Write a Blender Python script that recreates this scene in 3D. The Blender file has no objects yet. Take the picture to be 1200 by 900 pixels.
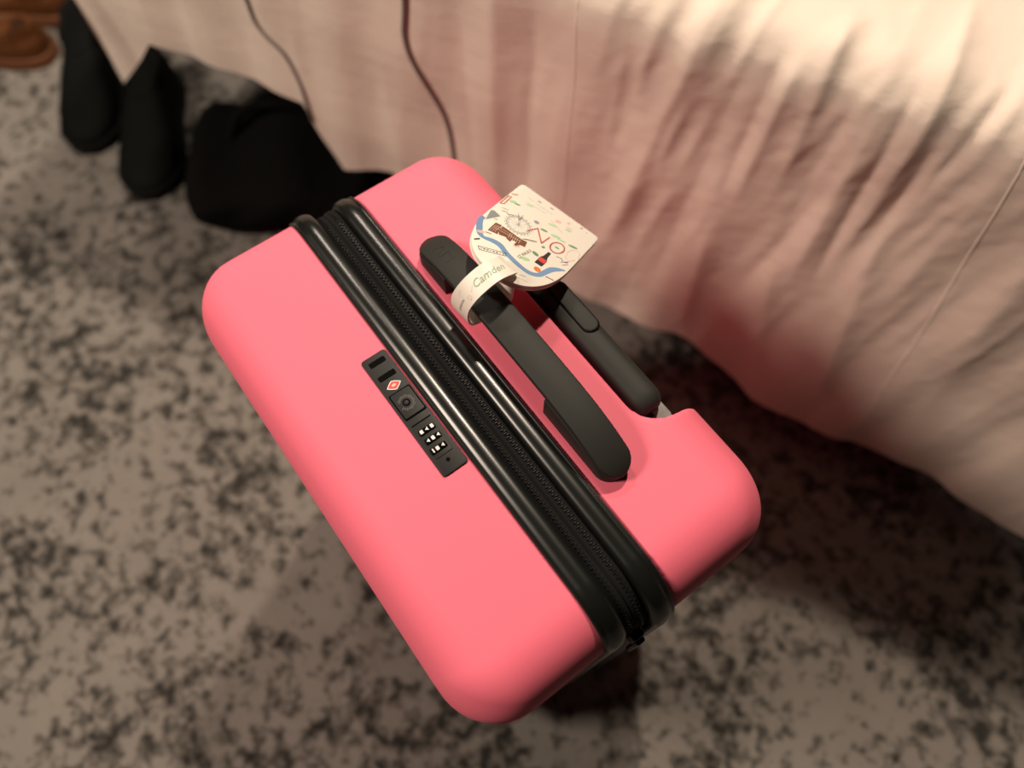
import bpy, bmesh, math, random
import numpy as np
from mathutils import Vector, Matrix

scene = bpy.context.scene
COL = scene.collection
random.seed(4)

# ------------------------------------------------------------------ camera, light, exposure
cam_data = bpy.data.cameras.new('camera')
cam = bpy.data.objects.new('camera', cam_data)
COL.objects.link(cam)
cam_data.sensor_width = 36.0
cam_data.lens = 26.436
cam_data.clip_start = 0.01
right = Vector((0.59611, 0.80290, 0.0))
down = Vector((0.73108, -0.54278, -0.41343))
fwd = Vector((-0.33194, 0.24645, -0.91054))
rot = Matrix((right, -down, -fwd)).transposed()
cam.matrix_world = Matrix.Translation((0, 0, 1.05)) @ rot.to_4x4()
cam_data.dof.use_dof = True
cam_data.dof.focus_distance = 0.53
cam_data.dof.aperture_fstop = 2.5
scene.camera = cam

scene.view_settings.view_transform = 'Standard'
scene.view_settings.look = 'None'
scene.view_settings.gamma = 1.0
scene.view_settings.use_curve_mapping = False
scene.view_settings.exposure = 0.0

world = bpy.data.worlds.new('room_ambient')
scene.world = world
world.use_nodes = True
world.node_tree.nodes['Background'].inputs[0].default_value = (1.0, 0.80, 0.62, 1)
world.node_tree.nodes['Background'].inputs[1].default_value = 0.004


def lamp(name, loc, power, radius, color):
    l = bpy.data.lights.new(name, 'POINT')
    l.energy = power
    l.shadow_soft_size = radius
    l.color = color
    o = bpy.data.objects.new(name, l)
    o.location = loc
    COL.objects.link(o)
    return o


lamp('ceiling_lamp_over_bed', (-1.0, 1.20, 2.4), 165, 0.07, (1.0, 0.83, 0.66))
lamp('ceiling_lamp_by_door', (-0.98, -1.35, 2.15), 165, 0.26, (1.0, 0.83, 0.68))
lamp('wall_lamp_past_bed_end', (-1.80, 0.60, 2.3), 60, 0.13, (1.0, 0.84, 0.70))

# ------------------------------------------------------------------ materials


def mat(name, color, rough=0.5, spec=0.5, metallic=0.0, coat=0.0, sheen=0.0):
    m = bpy.data.materials.new(name)
    m.use_nodes = True
    b = m.node_tree.nodes['Principled BSDF']
    b.inputs['Base Color'].default_value = (*color, 1)
    b.inputs['Roughness'].default_value = rough
    b.inputs['Specular IOR Level'].default_value = spec
    b.inputs['Metallic'].default_value = metallic
    b.inputs['Coat Weight'].default_value = coat
    b.inputs['Sheen Weight'].default_value = sheen
    return m


def nd(m, t, **kw):
    n = m.node_tree.nodes.new(t)
    for k, v in kw.items():
        setattr(n, k, v)
    return n


def bump(m, scale, strength, dist=0.001, detail=2.0, stretch=None):
    nt = m.node_tree
    tc = nd(m, 'ShaderNodeTexCoord')
    no = nd(m, 'ShaderNodeTexNoise')
    no.inputs['Scale'].default_value = scale
    no.inputs['Detail'].default_value = detail
    if stretch:
        mp = nd(m, 'ShaderNodeMapping')
        mp.inputs['Scale'].default_value = stretch
        nt.links.new(tc.outputs['Object'], mp.inputs['Vector'])
        nt.links.new(mp.outputs['Vector'], no.inputs['Vector'])
    else:
        nt.links.new(tc.outputs['Object'], no.inputs['Vector'])
    bp = nd(m, 'ShaderNodeBump')
    bp.inputs['Strength'].default_value = strength
    bp.inputs['Distance'].default_value = dist
    nt.links.new(no.outputs['Fac'], bp.inputs['Height'])
    b = nt.nodes['Principled BSDF']
    old = b.inputs['Normal'].links
    if old:
        nt.links.new(old[0].from_socket, bp.inputs['Normal'])
    nt.links.new(bp.outputs['Normal'], b.inputs['Normal'])


M_PINK = mat('pink_polycarbonate', (0.93, 0.183, 0.262), 0.58, 0.22)
bump(M_PINK, 900, 0.08, 0.0004)
M_RUBBER = mat('soft_black_plastic', (0.021, 0.022, 0.019), 0.6, 0.28)
bump(M_RUBBER, 1500, 0.12, 0.0003)
M_GLOSS = mat('glossy_black_trim', (0.008, 0.009, 0.008), 0.27, 0.5)
M_TAPE = mat('black_zip_tape', (0.008, 0.008, 0.008), 0.85, 0.15)
M_TEETH = mat('black_zip_teeth', (0.010, 0.010, 0.010), 0.4, 0.3)
M_LOCK = mat('lock_plastic', (0.013, 0.0135, 0.0125), 0.5, 0.3)
bump(M_LOCK, 2500, 0.15, 0.0002)
M_HOLE = mat('black_recess', (0.002, 0.002, 0.002), 0.9, 0.1)
M_ALU = mat('brushed_aluminium', (0.20, 0.205, 0.195), 0.5, 0.4, 0.3)
M_CREAM = mat('cream_leatherette', (0.90, 0.85, 0.75), 0.45, 0.4)
bump(M_CREAM, 600, 0.08, 0.0004)
M_EDGE = mat('tan_leather_edge', (0.50, 0.36, 0.22), 0.6)
M_WHITE = mat('white_print', (0.8, 0.8, 0.78), 0.5)
M_RED = mat('coral_red_print', (0.50, 0.085, 0.055), 0.5)
M_SIGNRED = mat('emblem_red', (0.75, 0.07, 0.05), 0.45)
M_BLUE = mat('river_blue_print', (0.19, 0.33, 0.55), 0.5)
M_BROWN = mat('brick_brown_print', (0.20, 0.075, 0.03), 0.5)
M_ORANGE = mat('orange_print', (0.72, 0.22, 0.05), 0.5)
M_GREEN = mat('green_print', (0.12, 0.33, 0.13), 0.5)
M_PALEGREEN = mat('pale_green_print', (0.45, 0.66, 0.40), 0.5)
M_INK = mat('black_ink_print', (0.03, 0.025, 0.025), 0.5)
M_GREY = mat('grey_print', (0.28, 0.30, 0.31), 0.5)
M_PALE = mat('pale_pink_print', (0.78, 0.52, 0.46), 0.5)

# bed linen: warm cream cotton with fine horizontal creases
M_SHEET = mat('cream_cotton_sheet', (0.82, 0.70, 0.605), 0.75, 0.25, sheen=0.15)
bump(M_SHEET, 9, 0.22, 0.010, 4.0, (1, 1, 3))
bump(M_SHEET, 34, 0.16, 0.005, 3.0, (1, 1, 1.8))
M_SEAM = mat('cream_seam_thread', (0.86, 0.77, 0.68), 0.7, 0.2)
M_CABLE = mat('grey_cable_rubber', (0.20, 0.175, 0.16), 0.5)
M_MATTRESS = mat('mattress_cloth', (0.5, 0.45, 0.4), 0.9)
M_BEDBASE = mat('dark_bed_base', (0.02, 0.018, 0.016), 0.8)
M_BLACKLEATHER = mat('black_leather', (0.004, 0.0045, 0.004), 0.7, 0.07)
bump(M_BLACKLEATHER, 60, 0.3, 0.003)
M_BLACKCLOTH = mat('black_nylon', (0.0035, 0.0033, 0.0033), 0.9, 0.1)
bump(M_BLACKCLOTH, 25, 0.6, 0.01, 3)
M_SOLE = mat('black_rubber_sole', (0.004, 0.004, 0.004), 0.8, 0.2)
M_TAN = mat('brown_leather', (0.10, 0.033, 0.008), 0.6, 0.25)
bump(M_TAN, 40, 0.3, 0.003)
M_TANLIGHT = mat('tan_leather_sole', (0.16, 0.062, 0.026), 0.6, 0.25)
M_TANDARK = mat('dark_brown_lining', (0.035, 0.012, 0.003), 0.8, 0.2)

# carpet: taupe ground with distressed charcoal blotches
M_CARPET = mat('distressed_carpet', (0.3, 0.26, 0.22), 0.95, 0.1, sheen=0.2)
nt = M_CARPET.node_tree
tc = nd(M_CARPET, 'ShaderNodeTexCoord')


def noise(scale, detail, rough, dist=0.0, vec=None):
    n = nd(M_CARPET, 'ShaderNodeTexNoise')
    n.inputs['Scale'].default_value = scale
    n.inputs['Detail'].default_value = detail
    n.inputs['Roughness'].default_value = rough
    n.inputs['Distortion'].default_value = dist
    nt.links.new(vec or tc.outputs['Object'], n.inputs['Vector'])
    return n.outputs['Fac']


def mth(op, a, b=None, c=None):
    n = nd(M_CARPET, 'ShaderNodeMath', operation=op)
    for i, v in enumerate((a, b, c)):
        if v is None:
            continue
        if isinstance(v, (int, float)):
            n.inputs[i].default_value = v
        else:
            nt.links.new(v, n.inputs[i])
    return n.outputs[0]


mp = nd(M_CARPET, 'ShaderNodeMapping')
mp.inputs['Rotation'].default_value = (0, 0, math.radians(28))
nt.links.new(tc.outputs['Object'], mp.inputs['Vector'])
fine = noise(46, 3.5, 0.62, 0.2)
mid = noise(20, 2.5, 0.55)
big = noise(4.5, 2.0, 0.55)
v1 = mth('ADD', fine, mth('MULTIPLY', mth('SUBTRACT', mid, 0.5), 0.45))
v2 = mth('ADD', v1, mth('MULTIPLY', mth('SUBTRACT', big, 0.5), 0.62))
weave = nd(M_CARPET, 'ShaderNodeTexChecker')
weave.inputs['Scale'].default_value = 110
nt.links.new(mp.outputs['Vector'], weave.inputs['Vector'])
v3 = mth('ADD', v2, mth('MULTIPLY', weave.outputs['Fac'], 0.02))
ramp = nd(M_CARPET, 'ShaderNodeValToRGB')
cr = ramp.color_ramp
cr.elements[0].position = 0.455
cr.elements[0].color = (0.262, 0.238, 0.212, 1)
cr.elements[1].position = 0.675
cr.elements[1].color = (0.033, 0.031, 0.027, 1)
e = cr.elements.new(0.545)
e.color = (0.145, 0.132, 0.116, 1)
nt.links.new(v3, ramp.inputs['Fac'])
vary = noise(7, 3, 0.6)
mix = nd(M_CARPET, 'ShaderNodeMixRGB', blend_type='MULTIPLY')
mix.inputs['Fac'].default_value = 0.35
nt.links.new(ramp.outputs['Color'], mix.inputs['Color1'])
nt.links.new(vary, mix.inputs['Color2'])
nt.links.new(mix.outputs['Color'], nt.nodes['Principled BSDF'].inputs['Base Color'])
bump(M_CARPET, 500, 0.5, 0.003)

# ------------------------------------------------------------------ mesh helpers
WORLD_LOC = {}


def link(name, me, material, parent=None, smooth=True, sharp=40, **props):
    """verts of me are in world space; the object origin goes to the parent's origin."""
    off = WORLD_LOC.get(parent.name, Vector((0, 0, 0))) if parent else Vector((0, 0, 0))
    if off.length > 0:
        me.transform(Matrix.Translation(-off))
    if smooth:
        me.shade_smooth()
        me.set_sharp_from_angle(angle=math.radians(sharp))
    if material:
        me.materials.clear()
        me.materials.append(material)
    o = bpy.data.objects.new(name, me)
    COL.objects.link(o)
    if parent:
        o.parent = parent
        WORLD_LOC[o.name] = off
    for k, v in props.items():
        o[k] = v
    return o


def root(name, loc, label, category, group=None):
    o = bpy.data.objects.new(name, None)
    o.empty_display_size = 0.05
    o.location = loc
    COL.objects.link(o)
    WORLD_LOC[o.name] = Vector(loc)
    o['label'] = label
    o['category'] = category
    if group:
        o['group'] = group
    return o


def pydata(verts, faces, name='m'):
    me = bpy.data.meshes.new(name)
    me.from_pydata([tuple(v) for v in verts], [], faces)
    me.update()
    return me


def fix_normals(me):
    bm = bmesh.new()
    bm.from_mesh(me)
    bmesh.ops.recalc_face_normals(bm, faces=bm.faces)
    bm.to_mesh(me)
    bm.free()
    return me


def loft(rings, close_ring=True, cap=True):
    n = len(rings[0])
    v = [p for r in rings for p in r]
    f = []
    m = n if close_ring else n - 1
    for i in range(len(rings) - 1):
        for j in range(m):
            k = (j + 1) % n
            f.append((i * n + j, i * n + k, (i + 1) * n + k, (i + 1) * n + j))
    if cap:
        f.append(tuple(range(n))[::-1])
        f.append(tuple((len(rings) - 1) * n + j for j in range(n)))
    return fix_normals(pydata(v, f))


def merge(meshes):
    v, f = [], []
    for me in meshes:
        o = len(v)
        v += [tuple(x.co) for x in me.vertices]
        f += [tuple(i + o for i in p.vertices) for p in me.polygons]
    return pydata(v, f)


def box(x0, x1, y0, y1, z0, z1, bev=0.0, seg=3):
    bm = bmesh.new()
    bmesh.ops.create_cube(bm, size=1)
    for q in bm.verts:
        q.co = ((x0 + x1) / 2 + q.co.x * (x1 - x0), (y0 + y1) / 2 + q.co.y * (y1 - y0), (z0 + z1) / 2 + q.co.z * (z1 - z0))
    if bev:
        bmesh.ops.bevel(bm, geom=bm.edges[:], offset=bev, segments=seg, profile=0.5, affect='EDGES')
    me = bpy.data.meshes.new('m')
    bm.to_mesh(me)
    bm.free()
    return me


def prism(outline, z0, z1, bev=0.0, frame=None, seg=3):
    """outline of (u,v); extruded along w from z0 to z1; frame = (origin, u, v, w)."""
    bm = bmesh.new()
    vs = [bm.verts.new((p[0], p[1], z0)) for p in outline]
    fc = bm.faces.new(vs)
    r = bmesh.ops.extrude_face_region(bm, geom=[fc])
    top = [g for g in r['geom'] if isinstance(g, bmesh.types.BMVert)]
    for q in top:
        q.co.z = z1
    bmesh.ops.recalc_face_normals(bm, faces=bm.faces)
    if bev:
        ed = [ed for ed in bm.edges if abs(ed.verts[0].co.z - z1) < 1e-7 and abs(ed.verts[1].co.z - z1) < 1e-7]
        bmesh.ops.bevel(bm, geom=ed, offset=bev, segments=seg, profile=0.5, affect='EDGES')
    if frame:
        o, u, v, w = frame
        for q in bm.verts:
            q.co = o + u * q.co.x + v * q.co.y + w * q.co.z
    me = bpy.data.meshes.new('m')
    bm.to_mesh(me)
    bm.free()
    return me


def tube(pts, r, n=10, cap=True):
    pts = [Vector(p) for p in pts]
    rings = []
    up = Vector((0, 0, 1))
    for i, p in enumerate(pts):
        t = (pts[min(i + 1, len(pts) - 1)] - pts[max(i - 1, 0)]).normalized()
        a = t.cross(up if abs(t.z) < 0.95 else Vector((1, 0, 0))).normalized()
        b = a.cross(t)
        rr = r[i] if isinstance(r, (list, tuple)) else r
        rings.append([p + rr * (a * math.cos(2 * math.pi * k / n) + b * math.sin(2 * math.pi * k / n)) for k in range(n)])
    return loft(rings, True, cap)


def catmull(pts, per=8):
    P = [Vector(p) for p in pts]
    out = []
    for i in range(len(P) - 1):
        p0, p1, p2, p3 = P[max(i - 1, 0)], P[i], P[i + 1], P[min(i + 2, len(P) - 1)]
        for k in range(per):
            t = k / per
            out.append(0.5 * ((2 * p1) + (p2 - p0) * t + (2 * p0 - 5 * p1 + 4 * p2 - p3) * t * t + (3 * p1 - p0 - 3 * p2 + p3) * t ** 3))
    out.append(P[-1])
    return out


def roundrect2(x0, x1, z0, z1, r, n=10):
    """closed outline, counter-clockwise from the right side."""
    pts = []
    for cx, cz, q in ((x1 - r, z1 - r, 0), (x0 + r, z1 - r, 1), (x0 + r, z0 + r, 2), (x1 - r, z0 + r, 3)):
        for k in range(n):
            a = math.pi / 2 * (q + k / (n - 1))
            pts.append((cx + r * math.cos(a), cz + r * math.sin(a)))
    return pts


def stadium(x0, x1, y0, y1, n=14):
    r = (y1 - y0) / 2
    cy = (y0 + y1) / 2
    pts = []
    for k in range(n + 1):
        a = -math.pi / 2 + math.pi * k / n
        pts.append((x1 - r + r * math.cos(a), cy + r * math.sin(a)))
    for k in range(n + 1):
        a = math.pi / 2 + math.pi * k / n
        pts.append((x0 + r + r * math.cos(a), cy + r * math.sin(a)))
    return pts


def evaluated(me, build):
    """run modifiers added by build(obj) and return the resulting mesh."""
    o = bpy.data.objects.new('work', me)
    COL.objects.link(o)
    extra = build(o) or []
    dg = bpy.context.evaluated_depsgraph_get()
    dg.update()
    out = bpy.data.meshes.new_from_object(o.evaluated_get(dg))
    for q in [o] + extra:
        bpy.data.objects.remove(q)
    return out


def text_mesh(s, size, extrude=0.0):
    cu = bpy.data.curves.new('txt', 'FONT')
    cu.body = s
    cu.size = size
    cu.align_x = 'CENTER'
    cu.align_y = 'CENTER'
    cu.resolution_u = 3
    o = bpy.data.objects.new('txt', cu)
    COL.objects.link(o)
    dg = bpy.context.evaluated_depsgraph_get()
    dg.update()
    me = bpy.data.meshes.new_from_object(o.evaluated_get(dg))
    bpy.data.objects.remove(o)
    return me


# ------------------------------------------------------------------ floor
fl = link('floor', pydata([(-4, -3, 0), (3, -3, 0), (3, 4, 0), (-4, 4, 0)], [(0, 1, 2, 3)]), M_CARPET, None, False)
fl['kind'] = 'structure'
fl['label'] = 'taupe carpet with distressed charcoal blotches'

# ------------------------------------------------------------------ bed and its sheet
BO = np.array([-0.45, 0.41])
BD = np.array([0.883, 0.47]) / np.hypot(0.883, 0.47)
BN = np.array([BD[1], -BD[0]])
TOPZ, RR = 0.585, 0.05

FOLDS = [  # s_top, q_top, s_bottom, q_bottom, width, amplitude  (q = distance below the bed's upper edge)
    (0.080, -0.06, 0.070, 0.12, 0.012, 0.006),
    (0.135, -0.10, 0.060, 0.40, 0.017, 0.013),
    (0.052, 0.02, 0.048, 0.20, 0.010, 0.004),
    (0.165, 0.00, 0.140, 0.42, 0.016, -0.006),
    (0.205, -0.02, 0.200, 0.20, 0.010, 0.008),
    (0.190, -0.02, 0.184, 0.20, 0.008, -0.006),
    (0.230, -0.08, 0.236, 0.16, 0.012, 0.008),
    (0.262, 0.00, 0.262, 0.22, 0.014, -0.007),
    (0.284, -0.03, 0.295, 0.30, 0.013, 0.008),
    (0.303, -0.03, 0.318, 0.28, 0.008, -0.009),
    (0.322, -0.14, 0.330, 0.24, 0.010, 0.007),
    (0.340, 0.00, 0.350, 0.22, 0.008, -0.004),
    (0.356, 0.00, 0.352, 0.26, 0.009, 0.006),
    (0.375, -0.05, 0.356, 0.09, 0.008, -0.007),
    (0.410, -0.10, 0.395, 0.30, 0.018, 0.008),
    (0.290, 0.08, 0.245, 0.36, 0.014, -0.010),
    (0.350, 0.15, 0.410, 0.50, 0.020, 0.010),
    (0.260, 0.22, 0.330, 0.54, 0.022, 0.010),
    (0.185, 0.22, 0.205, 0.54, 0.018, 0.012),
    (0.470, 0.05, 0.540, 0.54, 0.030, 0.008),
    (0.620, -0.10, 0.640, 0.54, 0.030, 0.010),
    (-0.045, 0.00, -0.050, 0.40, 0.014, -0.005),
    (-0.085, -0.05, -0.095, 0.42, 0.016, 0.005),
    (-0.130, 0.05, -0.120, 0.42, 0.020, -0.006),
    (-0.240, 0.10, -0.235, 0.40, 0.035, 0.006),
    (-0.360, 0.12, -0.375, 0.45, 0.020, 0.006),
    (-0.520, 0.10, -0.545, 0.40, 0.040, 0.006),
    (-0.700, 0.10, -0.690, 0.45, 0.025, -0.015),
]
HEM = [(-0.76, 0.175), (-0.745, 0.165), (-0.715, 0.195), (-0.63, 0.285), (-0.5, 0.286), (-0.375, 0.284), (-0.362, 0.225), (-0.338, 0.172),
       (-0.30, 0.185), (-0.26, 0.195), (-0.1, 0.15), (0.0, 0.10), (0.10, 0.062), (0.156, 0.074), (0.208, 0.077), (0.26, 0.062),
       (0.325, 0.050), (0.44, 0.045), (0.53, 0.045), (0.65, 0.04), (0.8, 0.035), (1.6, 0.035)]
FLARE = [(-0.8, 0.0), (0.2, 0.0), (0.33, 0.035), (0.5, 0.042), (0.65, 0.055), (0.8, 0.075), (1.0, 0.08), (1.6, 0.08)]


def smooth01(t):
    t = np.clip(t, 0, 1)
    return t * t * (3 - 2 * t)


def hem_z(s):
    return np.interp(s, [h[0] for h in HEM], [h[1] for h in HEM])


_rng = np.random.RandomState(7)
_LAT = _rng.rand(256, 256) * 2 - 1


def wave_noise(a, b):
    a = np.asarray(a, float) + 64.0
    b = np.asarray(b, float) + 64.0
    i, j = np.floor(a).astype(int), np.floor(b).astype(int)
    u, v = a - i, b - j
    u, v = u * u * (3 - 2 * u), v * v * (3 - 2 * v)
    g = lambda x, y: _LAT[x % 256, y % 256]
    return (g(i, j) * (1 - u) + g(i + 1, j) * u) * (1 - v) + (g(i, j + 1) * (1 - u) + g(i + 1, j + 1) * u) * v


def ridge(a, b):
    return 0.6 - 2.0 * np.sqrt(wave_noise(a, b) ** 2 + 0.004)


def sheet_point(s, q, lift=0.0):
    """s along the bed side, q down the side from the upper edge (negative = on top of the bed)."""
    s = np.asarray(s, float)
    q = np.asarray(q, float)
    arc = RR * math.pi / 2
    a = np.clip((q + arc / 2) / arc, 0, 1) * math.pi / 2
    off = -RR + RR * np.sin(a) + np.minimum(q + arc / 2, 0)
    z = TOPZ - RR + RR * np.cos(a) - np.maximum(q - arc / 2, 0)
    nz = np.cos(a)
    no = np.sin(a)
    d = np.zeros_like(s + q)
    for s0, q0, s1, q1, w, amp in FOLDS:
        t = (q - q0) / (q1 - q0)
        c = s0 + (s1 - s0) * t
        tap = smooth01(t / 0.25) * smooth01((1 - t) / 0.3)
        d = d + 0.62 * amp * np.exp(-np.abs((s - c) / (0.8 * w)) ** 1.5) * tap
    wr = np.clip((s + 0.02) / 0.08, 0.25, 1) * np.clip(1 + q / 0.16, 0, 1) * np.clip(1.25 - q / 0.45, 0.35, 1)
    d = d + wr * (0.0042 * ridge(s * 17 + q * 1.5, q * 3.0 + 5) + 0.0022 * ridge(s * 41 + q * 6, q * 8 + 9) + 0.0008 * wave_noise(s * 90 + q * 30, q * 60))
    low = np.clip((q - 0.12) / 0.45, 0, 1)
    d = d + low * 0.006 * np.sin(s * 31 + 1.0 + 2 * np.sin(s * 7)) + 0.0025 * np.sin(s * 63 + q * 9) * np.clip(1 + q / 0.1, 0, 1)
    d = d + 0.004 * np.sin(s * 11 - q * 14) * np.sin(q * 21 + s * 5)
    off = off + np.interp(s, [f[0] for f in FLARE], [f[1] for f in FLARE]) * np.clip((q - 0.1) / 0.45, 0, 1.2) ** 1.5
    d = d + lift
    x = BO[0] + s * BD[0] + (off + d * no) * BN[0]
    y = BO[1] + s * BD[1] + (off + d * no) * BN[1]
    return np.stack([x, y, z + d * nz], -1)


def grid_faces(nr, nc):
    i = np.arange(nr - 1)[:, None] * nc + np.arange(nc - 1)[None, :]
    return np.stack([i, i + 1, i + nc + 1, i + nc], -1).reshape(-1, 4).tolist()


S = np.concatenate([np.arange(-0.745, 0.85, 0.0035), np.linspace(0.86, 1.6, 40)])
qtop = np.concatenate([-np.linspace(1.5, 0.32, 16), np.arange(-0.31, 0.03, 0.005)])
rows = []
for q in qtop:
    rows.append(sheet_point(S, np.full_like(S, q)))
nlow = 110
qh = TOPZ - RR * 0.0 - hem_z(S) - (RR - RR * math.pi / 4)
for k in range(nlow):
    rows.append(sheet_point(S, 0.035 + (qh - 0.035) * (k / (nlow - 1))))
V = np.concatenate(rows)
me = pydata(V.tolist(), grid_faces(len(rows), len(S)), 'sheet')
sheet_me = evaluated(fix_normals(me), lambda o: setattr(o.modifiers.new('s', 'SOLIDIFY'), 'thickness', 0.002))
sheet = link('bed_sheet', sheet_me, M_SHEET, None, True, 60,
             label='cream cotton bed sheet draped in creases over the side of the bed', category='sheet')
WORLD_LOC[sheet.name] = Vector((0, 0, 0))
# the return of the sheet round the end of the bed
qs = np.linspace(0.0, 1, 40)
us = np.linspace(0, 1.4, 60)
c0 = BO + (-0.745) * BD
fv = []
for t in qs:
    for u in us:
        zh = 0.165 + 0.10 * min(1, u / 0.12)
        z = (TOPZ - 0.012) * (1 - t) + zh * t
        b = 0.006 * math.sin(u * 30) * t
        p = c0 - BN * (u - 0.0) - BD * (b + 0.004 * (1 if u > 0 else 0))
        fv.append((p[0], p[1], z))
link('end_drape', pydata(fv, grid_faces(40, 60)), M_SHEET, sheet)


def on_sheet(pts, lift):
    out = []
    for p in catmull([(a, b, 0) for a, b in pts], 10):
        out.append(tuple(sheet_point(p.x, p.y, lift)))
    return out


def zq(s, z):
    return s, TOPZ - z - (RR - RR * math.pi / 4)


link('seam', tube(on_sheet([zq(-0.004, 0.58), zq(0.003, 0.48), zq(0.004, 0.39), zq(0.004, 0.28), zq(0.002, 0.12)], -0.0006), 0.0014, 6), M_SEAM, sheet)
link('seam', tube(on_sheet([(0.37, -0.35), (0.40, -0.05), zq(0.411, 0.545), zq(0.425, 0.46), zq(0.443, 0.346), zq(0.458, 0.22), zq(0.469, 0.096)], -0.0004), 0.0015, 6), M_SEAM, sheet)

link('power_cable', tube(on_sheet([(-0.36, -0.45), (-0.385, -0.2), (-0.40, -0.03), zq(-0.41, 0.50), zq(-0.415, 0.426), zq(-0.412, 0.39), zq(-0.384, 0.362), zq(-0.370, 0.322), zq(-0.367, 0.288), zq(-0.366, 0.26)], 0.0018), 0.0022, 8), M_CABLE,
     label='thin grey cable hanging down the sheet, the one farther from the suitcase', category='cable', group='cables hanging over the bed sheet')
link('power_cable', tube(on_sheet([(-0.12, -0.48), (-0.15, -0.22), (-0.178, -0.05), zq(-0.190, 0.503), zq(-0.194, 0.453), zq(-0.177, 0.40), zq(-0.160, 0.347), zq(-0.152, 0.29), zq(-0.148, 0.22)], 0.0020), 0.0026, 8), M_CABLE,
     label='grey cable hanging down the sheet to just behind the pink suitcase', category='cable', group='cables hanging over the bed sheet')

bed_loc = Vector((*(BO + 0.35 * BD - 0.75 * BN), 0))
bed = root('bed', bed_loc, 'bed with mattress hidden beneath the draped cream sheet', 'bed')


def bed_box(s0, s1, n0, n1, z0, z1, bev):
    me = box(s0, s1, n0, n1, z0, z1, bev, 4)
    for v in me.vertices:
        p = BO + v.co.x * BD - v.co.y * BN
        v.co = (p[0], p[1], v.co.z)
    return fix_normals(me)


link('mattress', bed_box(-0.71, 1.58, 0.03, 1.5, 0.335, TOPZ - 0.012, 0.045), M_MATTRESS, bed)
link('bed_base', bed_box(-0.69, 1.58, 0.06, 1.5, 0.30, 0.335, 0.01), M_BEDBASE, bed)
for s_ in (-0.55, 1.45):
    for n_ in (0.5, 1.4):
        link('leg', bed_box(s_, s_ + 0.06, n_, n_ + 0.06, 0.0, 0.30, 0.006), M_BEDBASE, bed)

# ------------------------------------------------------------------ suitcase
XC = -0.2033
HW = 0.2073
YF, YB = -0.0268, 0.2403
Y1, Y2 = 0.0757, 0.1300
ZT, ZB = 0.56, 0.06
RC, RE = 0.040, 0.045
SHIFT = {'front': -0.003, 'back': 0.003}
suit = root('suitcase', (XC, 0.107, 0.0), 'upright hard shell suitcase in bright pink with black trim, beside the bed', 'suitcase')


def section(dx, inset=0.0, n=12):
    r = max(RC - 0.6 * inset, 0.008)
    return roundrect2(XC - HW + dx + inset, XC + HW + dx - inset, ZB + inset, ZT - inset, r, n)


def shell_mesh(which):
    dx = SHIFT[which]
    rings = []
    K = 12
    seq = [(RE * (1 - math.cos(t)), RE * (1 - math.sin(t))) for t in [math.pi / 2 * k / K for k in range(K + 1)]]
    if which == 'front':
        ys = [(YF + a, b) for a, b in seq] + [(Y1, 0.0), (Y1 + 0.0002, 0.004)]
    else:
        ys = [(YB - a, b) for a, b in seq] + [(Y2, 0.0), (Y2 - 0.0002, 0.004)]
    for y, s in ys:
        rings.append([(x, y, z) for x, z in section(dx, s)])
    return loft(rings)


link('front_shell', shell_mesh('front'), M_PINK, suit, True, 50)

NX0, NX1, NY, NZ = -0.309, -0.0935, 0.1885, 0.470
cut_out = []
rn = 0.024
for k in range(9):
    a = -math.pi / 2 * k / 8
    cut_out.append((NX1 - rn + rn * math.cos(a), NY + rn + rn * math.sin(a)))
for k in range(9):
    a = -math.pi / 2 - math.pi / 2 * k / 8
    cut_out.append((NX0 + rn + rn * math.cos(a), NY + rn + rn * math.sin(a)))
cut_out += [(NX0, 0.30), (NX1, 0.30)]
cutter_me = prism(cut_out, NZ, 0.66)


def cut_and_round(o):
    c = bpy.data.objects.new('cut', cutter_me)
    COL.objects.link(c)
    b = o.modifiers.new('b', 'BOOLEAN')
    b.object = c
    b.operation = 'DIFFERENCE'
    b.solver = 'EXACT'
    r = o.modifiers.new('r', 'REMESH')
    r.mode = 'VOXEL'
    r.voxel_size = 0.0024
    s = o.modifiers.new('s', 'SMOOTH')
    s.factor = 0.5
    s.iterations = 5
    return [c]


back_me = evaluated(shell_mesh('back'), cut_and_round)
link('back_shell', back_me, M_PINK, suit, True, 80)


def sweep(profile, dx):
    """profile of (y, h): swept round the case, h is height above the shell."""
    rings = []
    for y, h in profile:
        r = max(RC + h, 0.01)
        rings.append([(x, y, z) for x, z in roundrect2(XC - HW + dx - h, XC + HW + dx + h, ZB - h, ZT + h, r, 14)])
    n = len(rings[0])
    v = [p for r in rings for p in r]
    f = []
    R_ = len(rings)
    for i in range(R_):
        k2 = (i + 1) % R_
        for j in range(n):
            k = (j + 1) % n
            f.append((i * n + j, i * n + k, k2 * n + k, k2 * n + j))
    return fix_normals(pydata(v, f))


def ring_profile(y0, sgn):
    pr = [(0.0, -0.006), (0.0, 0.0016), (0.0006, 0.0024), (0.0016, 0.0026), (0.0024, 0.0020), (0.0032, 0.0020)]
    for k in range(1, 13):
        a = math.pi * (0.18 + 0.72 * k / 12)
        pr.append((0.0100 - 0.0078 * math.cos(a), -0.0006 + 0.0046 * math.sin(a)))
    pr += [(0.0178, -0.002), (0.0180, -0.010), (0.002, -0.010)]
    return [(y0 + sgn * a, b) for a, b in pr]


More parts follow.
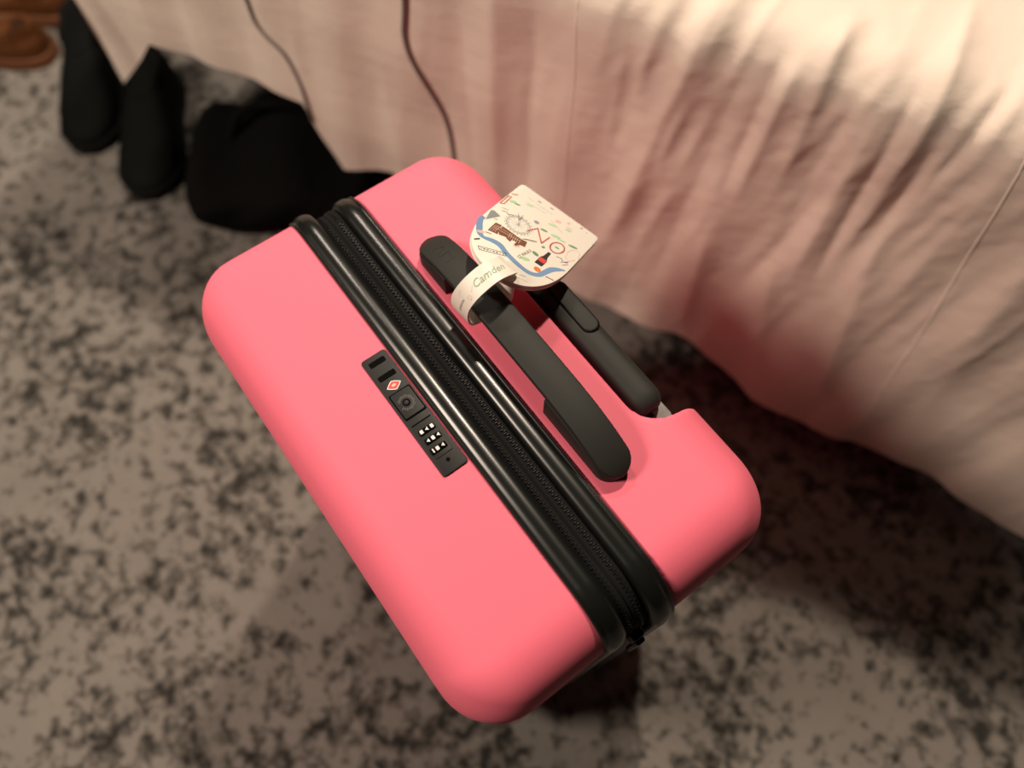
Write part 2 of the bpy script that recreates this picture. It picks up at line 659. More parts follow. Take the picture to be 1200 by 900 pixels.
link('trim_band', sweep(ring_profile(Y1, 1), SHIFT['front']), M_GLOSS, suit, True, 35)
link('trim_band', sweep(ring_profile(Y2, -1), SHIFT['back']), M_GLOSS, suit, True, 35)
ya, yb_ = Y1 + 0.0172, Y2 - 0.0172
zt = link('zip_tape', sweep([(ya, -0.0045), (ya + 0.003, -0.0030), (0.1005, -0.0026), (0.1018, -0.0040), (0.1032, -0.0026), (yb_ - 0.003, -0.0018), (yb_, -0.004), (yb_, -0.012), (ya, -0.012)], 0.0), M_TAPE, suit, True, 35)


def teeth_mesh(y, h, size, pitch):
    path = roundrect2(XC - HW - h, XC + HW + h, ZB - h, ZT + h, RC, 14)
    P = [Vector((x, 0, z)) for x, z in path]
    P.append(P[0])
    L = [0]
    for a, b in zip(P, P[1:]):
        L.append(L[-1] + (b - a).length)
    v, f = [], []
    n = int(L[-1] / pitch)
    j = 0
    for i in range(n):
        d = i * pitch
        while L[j + 1] < d:
            j += 1
        t = (P[j + 1] - P[j]).normalized()
        c = P[j] + t * (d - L[j])
        nrm = Vector((t.z, 0, -t.x))
        side = 0.0006 * (1 if i % 2 else -1)
        o = len(v)
        for du, dn, dy in ((-1, -1, -1), (1, -1, -1), (1, -1, 1), (-1, -1, 1), (-0.7, 1, -0.8), (0.7, 1, -0.8), (0.7, 1, 0.8), (-0.7, 1, 0.8)):
            p = c + t * du * size * 0.45 + nrm * dn * 0.0007
            v.append((p.x, y + side + dy * size, p.z))
        f += [(o, o + 1, o + 5, o + 4), (o + 1, o + 2, o + 6, o + 5), (o + 2, o + 3, o + 7, o + 6), (o + 3, o, o + 4, o + 7), (o + 4, o + 5, o + 6, o + 7)]
    return fix_normals(pydata(v, f))


link('zip_teeth', teeth_mesh(0.1070, -0.0016, 0.0012, 0.0017), M_TEETH, zt, False, kind='stuff')
link('zip_teeth', teeth_mesh(0.0975, -0.0022, 0.0007, 0.0017), M_TEETH, zt, False, kind='stuff')
zs = link('zip_slider', box(XC + HW - 0.003, XC + HW + 0.005, 0.1005, 0.1105, 0.478, 0.496, 0.002), M_TEETH, zt)
link('zip_pull', box(XC + HW + 0.004, XC + HW + 0.0085, 0.1015, 0.1095, 0.440, 0.490, 0.0018), M_GLOSS, suit)

# lock ---------------------------------------------------------------------
LX0, LX1, LY0, LY1 = -0.2570, -0.1496, 0.0540, 0.0744
lock = link('combination_lock', prism(roundrect2(LX0, LX1, LY0, LY1, 0.0022, 5), ZT - 0.003, ZT + 0.0014, 0.0006), M_LOCK, suit,
            label='black combination lock plate')
ZL = ZT + 0.0014
for x, y0, y1 in ((-0.2500, 0.0577, 0.0708), (-0.2369, 0.0572, 0.0712)):
    link('pull_slot', prism(roundrect2(x - 0.0023, x + 0.0023, y0, y1, 0.0012, 4), ZL - 0.001, ZL + 0.00012), M_HOLE, lock, False)
    for sx in (-1, 1):
        pass
# red diamond emblem: white outline, red lozenge, white centre
dc = (-0.2276, 0.0641)


def lozenge(a, b, n=7):
    pts = []
    corners = [(0, b), (-a, 0), (0, -b), (a, 0)]
    for i in range(4):
        p, q = corners[i], corners[(i + 1) % 4]
        for k in range(n):
            t = k / n
            m = 1 + 0.10 * math.sin(math.pi * t)
            pts.append((dc[0] + (p[0] + (q[0] - p[0]) * t) * m, dc[1] + (p[1] + (q[1] - p[1]) * t) * m))
    return pts


link('emblem_outline', prism(lozenge(0.0040, 0.0059), ZL - 0.0004, ZL + 0.00015), M_WHITE, lock, False)
link('emblem_field', prism(lozenge(0.0032, 0.0049), ZL - 0.0004, ZL + 0.00025), M_SIGNRED, lock, False)
link('emblem_centre', prism([(dc[0] + 0.0013 * math.cos(a) * 0.8, dc[1] + 0.0018 * math.sin(a)) for a in [k * math.pi / 6 for k in range(12)]], ZL - 0.0004, ZL + 0.00035), M_PALE, lock, False)
# square key panel
link('key_panel_gap', prism(roundrect2(-0.2222, -0.1988, 0.0557, 0.0733, 0.001, 4), ZL - 0.001, ZL + 0.0001), M_HOLE, lock, False)
link('key_panel', prism(roundrect2(-0.2212, -0.1998, 0.0566, 0.0724, 0.001, 4), ZL - 0.001, ZL + 0.0009, 0.0004), M_LOCK, lock)
kc = (-0.2107, 0.0638)
link('keyhole', prism([(kc[0] + 0.0029 * math.cos(a), kc[1] + 0.0029 * math.sin(a)) for a in [k * math.pi / 10 for k in range(20)]], ZL, ZL + 0.0010), M_HOLE, lock, False)
link('key_core', prism([(kc[0] + 0.0018 * math.cos(a), kc[1] + 0.0018 * math.sin(a)) for a in [k * math.pi / 8 for k in range(16)]], ZL, ZL + 0.0012, 0.0003), M_LOCK, lock)
M_ENGRAVE = mat('grey_engraving', (0.11, 0.11, 0.105), 0.5)
eng = []
for k in range(26):
    a = math.radians(-60 + 300 * k / 25)
    r0, r1 = (0.0044, 0.0060) if k % 3 else (0.0042, 0.0066)
    c, s = math.cos(a), math.sin(a)
    w = 0.00022
    eng.append(prism([(kc[0] + r0 * c - w * s, kc[1] + r0 * s + w * c), (kc[0] + r0 * c + w * s, kc[1] + r0 * s - w * c),
                      (kc[0] + r1 * c + w * s, kc[1] + r1 * s - w * c), (kc[0] + r1 * c - w * s, kc[1] + r1 * s + w * c)], ZL + 0.0005, ZL + 0.00095))
link('engraved_ring', fix_normals(merge(eng)), M_ENGRAVE, lock, False)
# dials
link('groove', prism([(-0.1937, 0.0565), (-0.1926, 0.0565), (-0.1926, 0.0722), (-0.1937, 0.0722)], ZL - 0.0005, ZL + 0.0001), M_HOLE, lock, False)
link('dial_frame', prism(roundrect2(-0.1922, -0.1632, 0.0570, 0.0710, 0.001, 4), ZL - 0.0005, ZL + 0.0004, 0.0003), M_LOCK, lock)
for i, x in enumerate((-0.1853, -0.1774, -0.1692)):
    yc = 0.0640 if i < 2 else 0.0630
    ri = []
    for y in (yc - 0.0062, yc - 0.0058, yc + 0.0058, yc + 0.0062):
        rad = 0.0030 if abs(y - yc) < 0.006 else 0.0026
        ri.append([(x + rad * 1.0 * math.cos(a), y, ZL - 0.0012 + rad * math.sin(a)) for a in [k * math.pi / 9 for k in range(18)]])
    link('dial', loft(ri), M_HOLE, lock, True, 30)
    # three white number marks standing along each wheel
    for j, (dy, kind) in enumerate(((-0.0042, 'box'), (0.0, 'tri'), (0.0042, 'box')) if i == 0 else (((-0.0040, 'tri'), (0.0, 'box'), (0.0042, 'tri')) if i == 1 else ((-0.0042, 'bar'), (-0.0008, 'box'), (0.0035, 'tri')))):
        zz = ZL + 0.0017
        y = yc + dy
        if kind == 'box':
            ol = roundrect2(x - 0.0015, x + 0.0015, y - 0.0012, y + 0.0012, 0.0006, 4)
        elif kind == 'tri':
            ol = [(x - 0.0015, y + 0.0010), (x, y - 0.0013), (x + 0.0015, y + 0.0010)]
        else:
            ol = roundrect2(x - 0.0016, x + 0.0016, y - 0.0005, y + 0.0005, 0.0002, 3)
        link('number', prism(ol, zz, zz + 0.00022), M_WHITE, lock, False)
link('reset_pin', prism([(-0.1588 + 0.0015 * math.cos(a), 0.0636 + 0.0015 * math.sin(a)) for a in [k * math.pi / 8 for k in range(16)]], ZL - 0.001, ZL + 0.00012), M_HOLE, lock, False)

# carry handle -------------------------------------------------------------
HX0, HX1, HY0, HY1 = -0.3125, -0.0775, 0.1378, 0.1632


def handle_top(x):
    t = min(1, abs(x - (HX0 + HX1) / 2) / ((HX1 - HX0) / 2))
    return 0.5695 + 0.0185 * (1 - t ** 4)


r_h = (HY1 - HY0) / 2
cy_h = (HY0 + HY1) / 2
rings = []
NH = 70
xs_h = []
for k in range(NH + 1):
    # denser at the round ends
    t = k / NH
    xs_h.append(HX0 + (HX1 - HX0) * (0.5 - 0.5 * math.cos(math.pi * t)))
for x in xs_h:
    e = min(x - HX0, HX1 - x)
    hw = r_h if e >= r_h else math.sqrt(max(r_h ** 2 - (r_h - e) ** 2, 1e-8))
    hw = max(hw, 0.0006)
    zt_ = handle_top(x)
    th = 0.0060
    b = min(0.0014, hw * 0.45)
    prof = [(-hw, zt_ - th + b), (-hw, zt_ - b), (-hw + 0.4 * b, zt_ - 0.3 * b), (-hw + b, zt_), (hw - b, zt_), (hw - 0.4 * b, zt_ - 0.3 * b), (hw, zt_ - b),
            (hw, zt_ - th + b), (hw - b, zt_ - th), (-hw + b, zt_ - th)]
    rings.append([(x, cy_h + y, z) for y, z in prof])
handle = link('carry_handle', loft(rings), M_RUBBER, suit, True, 50, label='soft black carry handle strap')
for a, b in ((HX0 + 0.0012, -0.268), (-0.1480, HX1 - 0.0012)):
    rg = []
    for k in range(25):
        x = a + (b - a) * (0.5 - 0.5 * math.cos(math.pi * k / 24))
        e = (x - HX0) if a < -0.2 else (HX1 - x)
        hw = r_h if e >= r_h else math.sqrt(max(r_h ** 2 - (r_h - e) ** 2, 1e-8))
        hw = max(hw - 0.0012, 0.0006)
        zt_ = handle_top(x) - 0.0035
        rg.append([(x, cy_h - hw - 0.0022 * min(1, hw / r_h), 0.556), (x, cy_h - hw - 0.0022 * min(1, hw / r_h), zt_ - 0.002), (x, cy_h - hw, zt_), (x, cy_h + hw, zt_), (x, cy_h + hw, 0.556)])
    link('handle_mount', loft(rg), M_RUBBER, handle, True, 40)
# faint embossed mark at the far end of the handle
emb = []
for (x0, y0, x1, y1) in ((-0.297, 0.1455, -0.293, 0.154), (-0.293, 0.154, -0.289, 0.1455), (-0.286, 0.1455, -0.286, 0.154), (-0.286, 0.154, -0.281, 0.152), (-0.278, 0.1455, -0.278, 0.154)):
    zz = handle_top((x0 + x1) / 2) + 0.0001
    emb.append(tube([(x0, y0, handle_top(x0)), (x1, y1, handle_top(x1))], 0.00035, 6))
link('embossed_mark', merge(emb), M_RUBBER, handle)

# telescopic handle ----------------------------------------------------------
link('handle_well', box(NX0 - 0.002, NX1 + 0.002, NY - 0.002, 0.2290, 0.452, 0.478, 0.003), M_TAPE, suit)
GX0, GX1 = XC - 0.0965, XC + 0.0965
gy, gz = 0.2055, 0.5440
grings = []
for k in range(41):
    t = k / 40
    x = GX0 + (GX1 - GX0) * (0.5 - 0.5 * math.cos(math.pi * t))
    e = min(x - GX0, GX1 - x)
    re_ = 0.012
    m = 1 if e >= re_ else math.sqrt(max(1 - (1 - e / re_) ** 2, 0.0016))
    m = 0.55 + 0.45 * m if e > 0 else 0.5
    hy, hz = 0.0132 * m, 0.0135 * m
    ring = []
    for j in range(24):
        a = 2 * math.pi * j / 24
        c, s = math.cos(a), math.sin(a)
        ring.append((x, gy + hy * math.copysign(abs(c) ** 0.75, c), gz + hz * math.copysign(abs(s) ** 0.75, s)))
    grings.append(ring)
grip = link('telescopic_handle', loft(grings), M_RUBBER, suit, True, 60, label='black telescopic pull handle with push button, pushed down')
BZ = gz + 0.0135
link('button_gap', prism(stadium(XC - 0.0265, XC + 0.0265, gy + 0.0036 - 0.0074, gy + 0.0036 + 0.0074), BZ - 0.006, BZ + 0.0002, 0.0004), M_HOLE, grip, True)
link('push_button', prism(stadium(XC - 0.0255, XC + 0.0255, gy + 0.0036 - 0.0065, gy + 0.0036 + 0.0065), BZ - 0.006, BZ + 0.0016, 0.0012), M_RUBBER, grip, True)
for sx in (-1, 1):
    cx = XC + sx * 0.0985
    link('pull_tube', prism(roundrect2(cx - 0.0095, cx + 0.0095, gy - 0.003, gy + 0.0135, 0.004, 6), 0.30 + 0.17, 0.5380, 0.0008), M_ALU, grip)
    link('collar', box(cx - 0.007 - sx * 0.004, cx + 0.007 - sx * 0.004, gy - 0.009, gy + 0.002, 0.515, 0.5405, 0.002), M_GLOSS, grip)

# spinner wheels ---------------------------------------------------------------
for wx in (XC - 0.155, XC + 0.155):
    for wy in (0.025, 0.190):
        link('wheel_housing', prism([(wx + 0.026 * math.cos(a), wy + 0.026 * math.sin(a)) for a in [k * math.pi / 12 for k in range(24)]], 0.046, 0.066), M_RUBBER, suit)
        for s in (-1, 1):
            wr = []
            for dy, r in ((-0.008, 0.019), (-0.006, 0.0235), (0.006, 0.0235), (0.008, 0.019)):
                wr.append([(wx + r * math.cos(k * math.pi / 12), wy + s * 0.011 + dy, 0.0238 + r * math.sin(k * math.pi / 12)) for k in range(24)])
            link('wheel', loft(wr), M_SOLE, suit)

# ------------------------------------------------------------------ luggage tag
TO = Vector((-0.2779, 0.2550, 0.5595))
TU = Vector((0.9343, 0.3057, -0.1837)).normalized()
TV = Vector((-0.3555, 0.8382, -0.4135))
TV = (TV - TU * TU.dot(TV)).normalized()
TW = TU.cross(TV)
tag = root('luggage_tag', tuple(TO), 'cream luggage tag printed with colourful city sketches, looped on the carry handle', 'luggage tag')
TWD, TLN, TA = 0.0761, 0.1121, 0.508


def tag_outline(inset=0.0):
    w = TWD / 2 - inset
    pts = []
    r = 0.004
    for cx, cy, q in ((w - r, -r - inset, 0), (-w + r, -r - inset, 1)):
        for k in range(5):
            a = math.pi / 2 * (q + k / 4)
            pts.append((cx + r * math.cos(a), cy + r * math.sin(a)))
    L1 = (1 - TA) * TLN - inset
    for k in range(41):
        t = math.pi - math.pi * k / 40
        c, s = math.cos(t), math.sin(t)
        pts.append((math.copysign(abs(c) ** (2 / 2.3), c) * w, -TA * TLN - L1 * abs(s) ** (2 / 2.3)))
    return pts


card = link('card', prism(tag_outline(), -0.0018, 0.0, 0.0004, (TO, TU, TV, TW)), M_CREAM, tag, True, 40)
link('card_edge', prism(tag_outline(0.0004), -0.0026, -0.0018, 0, (TO, TU, TV, TW)), M_EDGE, tag)
link('card_back', prism(tag_outline(), -0.0046, -0.0026, 0.0003, (TO, TU, TV, TW)), M_CREAM, tag)
mm = 0.001


def flat(name, polys, material, h):
    ms = []
    for pl_ in polys:
        ms.append(prism([(a * mm, b * mm) for a, b in pl_], -0.0002, h, 0, (TO, TU, TV, TW)))
    return link(name, fix_normals(merge(ms)), material, card, False)


def stroke(pts, w, closed=False):
    """thick polyline as a list of quads (mm)."""
    out = []
    P = list(pts) + ([pts[0]] if closed else [])
    for (x0, y0), (x1, y1) in zip(P, P[1:]):
        L = math.hypot(x1 - x0, y1 - y0) or 1e-6
        dx, dy = (x1 - x0) / L, (y1 - y0) / L
        a, b = -dy * w / 2, dx * w / 2
        ex, ey = dx * w * 0.3, dy * w * 0.3
        out.append([(x0 - ex + a, y0 - ey + b), (x0 - ex - a, y0 - ey - b), (x1 + ex - a, y1 + ey - b), (x1 + ex + a, y1 + ey + b)])
    return out


def ribbon2(pts, ws):
    P = [(p.x, p.y) for p in catmull([(a, b, 0) for a, b in pts], 5)]
    n = len(P)
    W = [np.interp(i / (n - 1) * (len(ws) - 1), range(len(ws)), ws) for i in range(n)]
    l, r = [], []
    for i in range(n):
        x0, y0 = P[max(i - 1, 0)]
        x1, y1 = P[min(i + 1, n - 1)]
        L = math.hypot(x1 - x0, y1 - y0)
        a, b = -(y1 - y0) / L, (x1 - x0) / L
        l.append((P[i][0] + a * W[i], P[i][1] + b * W[i]))
        r.append((P[i][0] - a * W[i], P[i][1] - b * W[i]))
    return [[l[i], r[i], r[i + 1], l[i + 1]] for i in range(n - 1)]


def circ(cx, cy, rx, ry, n=24, rot=0.0):
    return [(cx + rx * math.cos(2 * math.pi * k / n) * math.cos(rot) - ry * math.sin(2 * math.pi * k / n) * math.sin(rot),
             cy + rx * math.cos(2 * math.pi * k / n) * math.sin(rot) + ry * math.sin(2 * math.pi * k / n) * math.cos(rot)) for k in range(n)]


def leaf(cx, cy, l, w, ang):
    return circ(cx, cy, l, w, 10, math.radians(ang))


riv = [(-36.5, -66.5), (-36.3, -72), (-33, -79), (-28.5, -85.5), (-24.0, -86.8), (-17.7, -84.0), (-11.5, -83.3), (-5.0, -86.1), (2.8, -88.2), (12.0, -89.6), (18.6, -89.0), (24.0, -84.8), (26.2, -77), (28.0, -71), (31.6, -66), (36.0, -62.0)]
flat('river_print', ribbon2(riv, [1.6, 2.2, 2.6, 2.4, 1.6, 2.4, 2.6, 2.3, 2.2, 2.0, 2.0, 2.0, 2.2, 2.4, 1.8, 0.4]), M_BLUE, 0.00006)
flat('bridge_print', [[(-37.0, -55.0), (-35.4, -52.8), (-28.3, -54.0), (-34.0, -68.5)]], M_GREY, 0.00008)
flat('ferris_wheel_print', stroke(circ(-14, -49.8, 9.6, 9.6, 30), 0.7, True) + stroke(circ(-14, -49.8, 8.2, 8.2, 26), 0.3, True) +
     sum([stroke([(-14, -49.8), (-14 + 8.2 * math.cos(a), -49.8 + 8.2 * math.sin(a))], 0.16) for a in [k * math.pi / 6 for k in range(12)]], []) +
     [circ(-14 + 11 * math.cos(a), -49.8 + 11 * math.sin(a), 0.6, 0.6, 6) for a in [k * math.pi / 11 for k in range(22)]] +
     stroke([(-14, -49.8), (-17.5, -36)], 0.4) + stroke([(-14, -49.8), (-21, -37)], 0.4), M_GREY, 0.00007)
bl = [[(-26.6, -77.0), (-27.0, -64.0), (-22.3, -62.5), (-19.2, -74.5)], [(-20.8, -69.8), (-21.4, -62.8), (-15.0, -62.4), (-12.0, -67.8), (-12.4, -70.8), (-18.4, -73.8)],
      [(-12.8, -72.2), (-15.0, -62.6), (-10.0, -62.4), (-8.5, -72.9)], [(-9.4, -70.0), (-10.4, -62.6), (-4.6, -62.2), (-4.0, -68.6)], [(-5.2, -72.6), (-5.4, -62.5), (0.3, -60.9), (2.0, -67.6), (-2.0, -69.2), (-3.4, -73.0)]]
flat('building_print', bl, M_BROWN, 0.00009)
flat('building_windows_print', sum([stroke([(-25.6 + 1.7 * k, -74.8 + 0.6 * k), (-25.3 + 1.5 * k, -66.0 + 0.5 * k)], 0.35) for k in range(3)], []) +
     stroke([(-25.5, -70), (-3.0, -65.2)], 0.4) + stroke([(-24.6, -66.6), (-12, -65)], 0.35) +
     sum([stroke([(-12.0 + 1.7 * k, -70.5 + 0.4 * k), (-13.2 + 1.7 * k, -64.2 + 0.2 * k)], 0.35) for k in range(6)], []), M_PALE, 0.00012)
flat('coral_letter_print', stroke([(-6.0, -49.3), (-1.9, -38.7), (8.5, -51.5), (9.6, -39.5)], 1.15) +
     stroke(circ(19.6, -44.6, 5.2, 7.2, 28, math.radians(-8)), 1.15, True), M_RED, 0.00010)
flat('pale_letter_print', stroke([(29.0, -48.5), (27.4, -41), (28.6, -35.5), (32.0, -32.6), (35.4, -34.2), (36.6, -40)], 0.7) + stroke([(29.0, -48.5), (33.0, -50), (36.0, -44)], 0.6), M_PALE, 0.00010)
flat('street_sign_print', stroke([(-22.0, -98.7), (-4.4, -86.8), (-2.7, -89.7), (-19.4, -101.3)], 0.5, True) +
     sum([stroke([(-19.6 + 2.0 * k, -99.3 + 1.36 * k), (-18.8 + 2.0 * k, -98.4 + 1.32 * k)], 0.9 if k % 3 else 0.5) for k in range(8)], []), M_INK, 0.00009)
flat('bottle_print', [[(15.0, -75.6), (21.2, -75.0), (21.4, -71), (15.1, -71.4)], [(16.4, -63), (19.8, -62.6), (19.4, -55.0), (17.0, -55.2)],
                      [(15.1, -71.5), (21.4, -71.1), (21.3, -66.4), (19.8, -62.4), (16.4, -62.8), (15.0, -66.6)]], M_INK, 0.00009)
flat('bottle_label_print', [[(15.5, -71.0), (21.0, -70.6), (20.9, -65.6), (15.4, -66.0)]], M_SIGNRED, 0.00013)
flat('bun_print', [circ(20.4, -80.6, 2.9, 2.6, 18)], M_ORANGE, 0.00010)
def each(name, shapes, material, h):
    """one flat printed piece per shape: a shape is an outline or a list of stroke quads."""
    for sh in shapes:
        flat(name, [sh] if isinstance(sh[0], tuple) else sh, material, h)


each('leaf_print', [leaf(2.5, -35.9, 3.2, 1.2, 20), leaf(11.1, -66.6, 3.0, 1.8, -10), leaf(27.7, -31.4, 4.0, 1.3, 20), leaf(11.6, -54.2, 1.6, 1.2, 60), leaf(0.3, -95.9, 3.0, 1.0, 10), leaf(19.4, -44.6, 2.0, 0.9, 10),
                    leaf(-27, -28.5, 2.6, 1.0, 30)], M_GREEN, 0.00008)
each('pale_leaf_print', [leaf(12.4, -33.5, 4.5, 1.6, 25), leaf(-31, -29, 3.4, 1.8, 40), leaf(18, -33.5, 4, 1.1, 15), leaf(8.5, -79, 4, 2, 30), leaf(-29, -60.5, 1.8, 1.0, 40), leaf(16, -17, 3, 1.4, 20), leaf(-20, -20, 3.5, 1.0, 20), leaf(4, -24, 4, 1.2, 20)], M_PALEGREEN, 0.00006)
each('phone_box_print', [stroke([(-36.8, -40.5), (-34.3, -38.2), (-35.0, -25.0), (-37.0, -26.0)], 0.9, True), stroke([(-36.6, -21.5), (-33, -17.5)], 1.0)], M_RED, 0.00009)
each('pale_sketch_print', [leaf(5.2, -15.1, 3.0, 1.8, 40), leaf(12.1, -8.6, 1.4, 1.8, 0), leaf(15.3, -13.8, 3.0, 0.9, 10), leaf(-29.0, -83.5, 3.2, 1.6, 40), leaf(-3, -72, 3.0, 1.8, 50),
     stroke([(14, -101.5), (22, -99)], 0.5), stroke([(10, -97), (8.5, -103)], 0.4)], M_PALE, 0.00007)
each('grey_sketch_print', [leaf(-16.9, -7.7, 1.8, 0.8, 20), leaf(-6.0, -5.3, 2.0, 0.8, 20), leaf(-6.1, -33, 2.4, 1.8, 20), leaf(27.6, -4.5, 0.8, 0.5, 0), leaf(22.3, -3.6, 1.6, 0.7, 60),
     stroke([(-24, -18), (-6, -16)], 0.25), stroke([(-26, -12), (-2, -12)], 0.25), stroke([(0, -20), (14, -24)], 0.25)], M_GREY, 0.00006)
each('brown_line_print', [stroke([(28.6, -81.5), (34.4, -79.9)], 0.9), stroke([(-26.5, -80.5), (-22.5, -78.5)], 0.8)], M_BROWN, 0.00008)
each('ink_sketch_print', [stroke([(-27.5, -95), (-25.5, -91.2)], 1.3), stroke([(-31, -47), (-27.5, -45), (-26, -46.5), (-22, -43)], 0.5), stroke([(-33, -44), (-28, -41.5)], 0.4),
     stroke([(-20, -40), (-16.5, -44), (-17.2, -37)], 0.4), stroke([(-3.8, -61), (5.4, -54.0)], 0.5), stroke([(-2.8, -59.5), (4.9, -53.2)], 0.35),
     stroke([(24, -54), (27.5, -52.5), (30, -55), (33.5, -52.5)], 0.5), stroke([(29, -57), (33, -51)], 0.4), stroke([(31.5, -58.5), (34.5, -54)], 0.4),
     stroke([(14, -97.5), (18, -95.5)], 0.3)], M_INK, 0.00009)


def flat_text(name, s, size, cx, cy, ang, material, h):
    me = text_mesh(s, size)
    c, sn = math.cos(ang), math.sin(ang)
    for v in me.vertices:
        a = cx + v.co.x * c - v.co.y * sn
        b = cy + v.co.x * sn + v.co.y * c
        v.co = TO + TU * (a * mm) + TV * (b * mm) + TW * h
    return link(name, me, material, card, False)


flat_text('lettering_print', 'ST PAULS', 3.9, 5.6, -74.5, math.radians(82), M_INK, 0.00010)
# slot
flat('slot', [stadium(-2.5, 9.5, -102.3, -99.9, 6)], M_HOLE, 0.00009)

# loop strap round the handle
LP = [(-.2385, .1720, .5975), (-.238, .1735, .603), (-.236, .168, .609), (-.235, .155, .6135), (-.236, .141, .607), (-.237, .132, .596), (-.237, .1305, .583), (-.236, .135, .5745), (-.236, .151, .5715),
      (-.236, .166, .5745), (-.237, .1695, .584), (-.2385, .1715, .594)]
LC = catmull(LP, 8)
lw = Vector((0.99, 0.10, -0.06)).normalized()
LHW = 0.0088


def loop_frame(i):
    t = (LC[min(i + 1, len(LC) - 1)] - LC[max(i - 1, 0)]).normalized()
    w = (lw - t * t.dot(lw)).normalized()
    n = t.cross(w).normalized()
    return LC[i], t, w, n


rings = []
cen = Vector((-0.236, 0.151, 0.590))
for i in range(len(LC)):
    p, t, w, n = loop_frame(i)
    if n.dot(p - cen) < 0:
        n = -n
    hw = LHW * (0.62 + 0.38 * smooth01(min(i / 10.0, 1.0)))
    rings.append([p - w * hw + n * 0.0008, p + w * hw + n * 0.0008, p + w * hw - n * 0.0008, p - w * hw - n * 0.0008])
loop = link('loop_strap', loft(rings), M_CREAM, tag, True, 40)


def on_loop(me, i0, flip=1):
    """bend a flat mesh (x along the loop towards the slot, y across, mm) on to the outside of the loop."""
    cum = [0]
    for a, b in zip(LC, LC[1:]):
        cum.append(cum[-1] + (b - a).length)
    for v in me.vertices:
        d = cum[i0] - v.co.x * mm
        i = max(0, min(len(LC) - 2, int(np.searchsorted(cum, d)) - 1))
        p, t, w, n = loop_frame(i)
        if n.dot(p - cen) < 0:
            n = -n
        q = p + t * (d - cum[i])
        v.co = q - w * (v.co.y * mm) + n * 0.00095
    return me


tm = text_mesh('Camden', 8.0)
for v in tm.vertices:
    v.co.x += 0.25 * v.co.y
bm = bmesh.new()
bm.from_mesh(tm)
bmesh.ops.subdivide_edges(bm, edges=bm.edges[:], cuts=1)
bm.to_mesh(tm)
bm.free()
link('script_print', on_loop(tm, 24), mat('sage_print', (0.30, 0.46, 0.30), 0.5), loop, False)
tm = text_mesh('LONDON', 2.6)
for v in tm.vertices:
    v.co.y -= 1.5
link('ink_print', on_loop(tm, 41), M_INK, loop, False)
sk = merge([pydata([(a, b, 0) for a, b in q], [(0, 1, 2, 3)]) for q in stroke(circ(0, -4, 1.6, 1.6, 10), 0.3, True) + stroke([(-6, 3), (-2, 5)], 0.3) + stroke([(4, -2), (7, 1)], 0.3)])
link('sketch_print', on_loop(sk, 35), M_PALE, loop, False)

# ------------------------------------------------------------------ shoes and bag by the bed


def shoe(name, loc, ang, L, W, H, upper, sole_m, lining, label, category, group, boot=0.0):
    """toe towards +x of the local frame; loc is the heel on the floor."""
    r = root(name, (*loc, 0.0), label, category, group)
    ca, sa = math.cos(ang), math.sin(ang)

    def place(me):
        for v in me.vertices:
            x, y, z = v.co
            v.co = (loc[0] + x * ca - y * sa, loc[1] + x * sa + y * ca, z)
        return fix_normals(me)
    # half width and height along the length
    T = [0.0, 0.03, 0.1, 0.22, 0.38, 0.55, 0.72, 0.86, 0.95, 1.0]
    WI = [0.30, 0.55, 0.74, 0.80, 0.78, 0.90, 1.0, 0.92, 0.62, 0.25]
    HI = [0.80, 0.95, 1.0, 1.0, 0.92, 0.78, 0.56, 0.46, 0.36, 0.26]
    ss, us_ = [], []
    for t, w, h in zip(T, WI, HI):
        hw = W / 2 * w
        n = 20
        up = []
        for k in range(n + 1):
            a = math.pi * k / n
            c, s = math.cos(a), math.sin(a)
            up.append((t * L, hw * 0.96 * math.copysign(abs(c) ** 0.7, c), 0.018 + (H * h - 0.018) * abs(s) ** 0.75))
        up += [(t * L, -hw * 0.5, 0.018), (t * L, hw * 0.5, 0.018)]
        us_.append(up)
    link('upper', place(loft(us_)), upper, r, True, 60)
    outl = [(t * L * 1.02 - 0.003, W / 2 * w * 1.05) for t, w in zip(T, WI)]
    ol = [(x, -y) for x, y in outl] + [(x, y) for x, y in reversed(outl)]
    link('sole', place(prism(ol, 0.0, 0.022, 0.004)), sole_m, r, True, 50)
    # opening with a raised collar
    cx, rx, ry = 0.24 * L, 0.22 * L, W * 0.29
    col = []
    for k in range(28):
        a = 2 * math.pi * k / 28
        col.append((cx + rx * math.cos(a), ry * math.sin(a), H * 0.99 + boot + 0.012 * (1 if math.cos(a) < -0.4 else 0) - (0.12 * H if math.cos(a) > 0.6 else 0)))
    base = [(cx + (x - cx) * 1.15, y * 1.25, H * 0.62) for x, y, z in col]
    inner = [(cx + (x - cx) * 0.82, y * 0.78, z - 0.004) for x, y, z in col]
    deep = [(cx + (x - cx) * 0.75, y * 0.7, H * 0.45) for x, y, z in col]
    link('collar', place(loft([base, col, inner], True, False)), upper, r, True, 60)
    link('lining', place(loft([inner, deep], True, True)), lining, r, True, 60)
    if name == 'brown_shoe':
        st = []
        for k in range(9):
            a = math.pi * k / 8
            st.append((0.60 * L + 0.01 * math.sin(a), W * 0.44 * math.cos(a), 0.02 + (H * 0.78 - 0.016) * math.sin(a) ** 0.6))
        link('strap', place(tube(st, 0.006, 8)), upper, r)
    return r


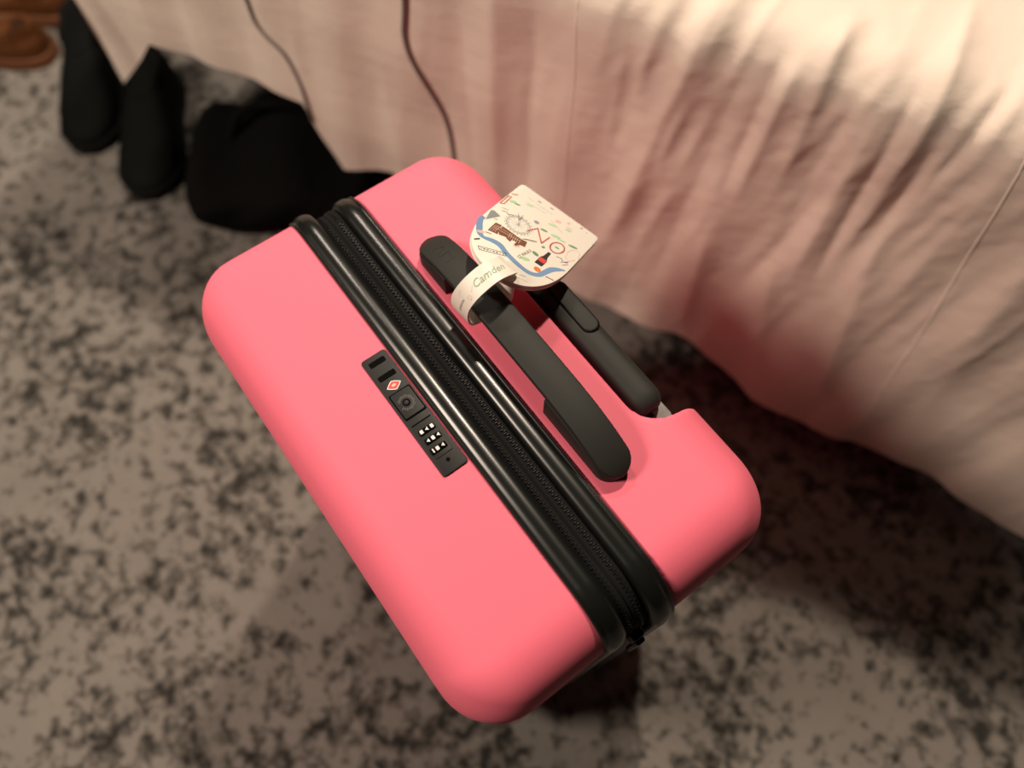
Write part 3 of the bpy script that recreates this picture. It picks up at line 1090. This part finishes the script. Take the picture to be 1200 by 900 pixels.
shoe('brown_shoe', (-1.455, -0.005), math.radians(229), 0.27, 0.10, 0.062, M_TAN, M_TANLIGHT, M_TANDARK,
     'brown leather shoe on the carpet in the corner, the one nearer the camera', 'shoe', 'brown leather shoes')
shoe('brown_shoe', (-1.535, 0.075), math.radians(226), 0.27, 0.10, 0.066, M_TAN, M_TANLIGHT, M_TANDARK,
     'brown leather shoe on the carpet, the one farther from the camera, beside the black shoes', 'shoe', 'brown leather shoes')
shoe('black_shoe', (-1.425, 0.085), math.radians(-29), 0.27, 0.108, 0.10, M_BLACKLEATHER, M_SOLE, M_BLACKCLOTH,
     'black shoe half under the bed, the one next to the brown shoes', 'shoe', 'black shoes under the bed')
shoe('black_shoe', (-1.28, 0.136), math.radians(-30), 0.285, 0.108, 0.09, M_BLACKLEATHER, M_SOLE, M_BLACKCLOTH,
     'black shoe half under the bed, between the other black shoe and the black bag', 'shoe', 'black shoes under the bed')

# soft black bag lying under the hem of the sheet
GD = np.array([0.55, 0.835])          # along the bag
GN = np.array([-0.835, 0.55])         # away from the camera
GL, GW, GH = 0.165, 0.125, 0.10
bc = np.array([-0.822, 0.140]) + GN * GW
br = root('black_bag', (bc[0], bc[1], 0.0), 'soft black bag lying on the carpet under the hem behind the suitcase', 'bag')
rings = []
for k in range(29):
    t = -1 + 2 * k / 28
    e = max(1 - abs(t) ** 5, 0.02) ** 0.4
    e = max(e, 0.35)
    c = bc + GD * (GL * t)
    ring = []
    for j in range(28):
        a = 2 * math.pi * j / 28
        cs, sn = math.cos(a), math.sin(a)
        w = GW * e * (1 + 0.04 * math.sin(5 * a + t * 9) + 0.04 * math.sin(t * 5))
        hh = GH * e * (1 + 0.12 * math.sin(t * 6 + 1))
        p = c + GN * (w * math.copysign(abs(cs) ** 0.6, cs))
        ring.append((p[0], p[1], max(0.001, hh / 2 + hh / 2 * math.copysign(abs(sn) ** 0.6, sn))))
    rings.append(ring)
link('body', loft(rings), M_BLACKCLOTH, br, True, 80)
hp = []
for t, nn, z in ((-0.5, 0.02, 0.085), (-0.3, 0.05, 0.118), (0.3, 0.05, 0.118), (0.55, 0.02, 0.08)):
    p = bc + GD * (0.16 * t) + GN * nn
    hp.append((p[0], p[1], z))
link('bag_handle', tube(catmull(hp, 8), 0.008, 8), M_BLACKCLOTH, br)
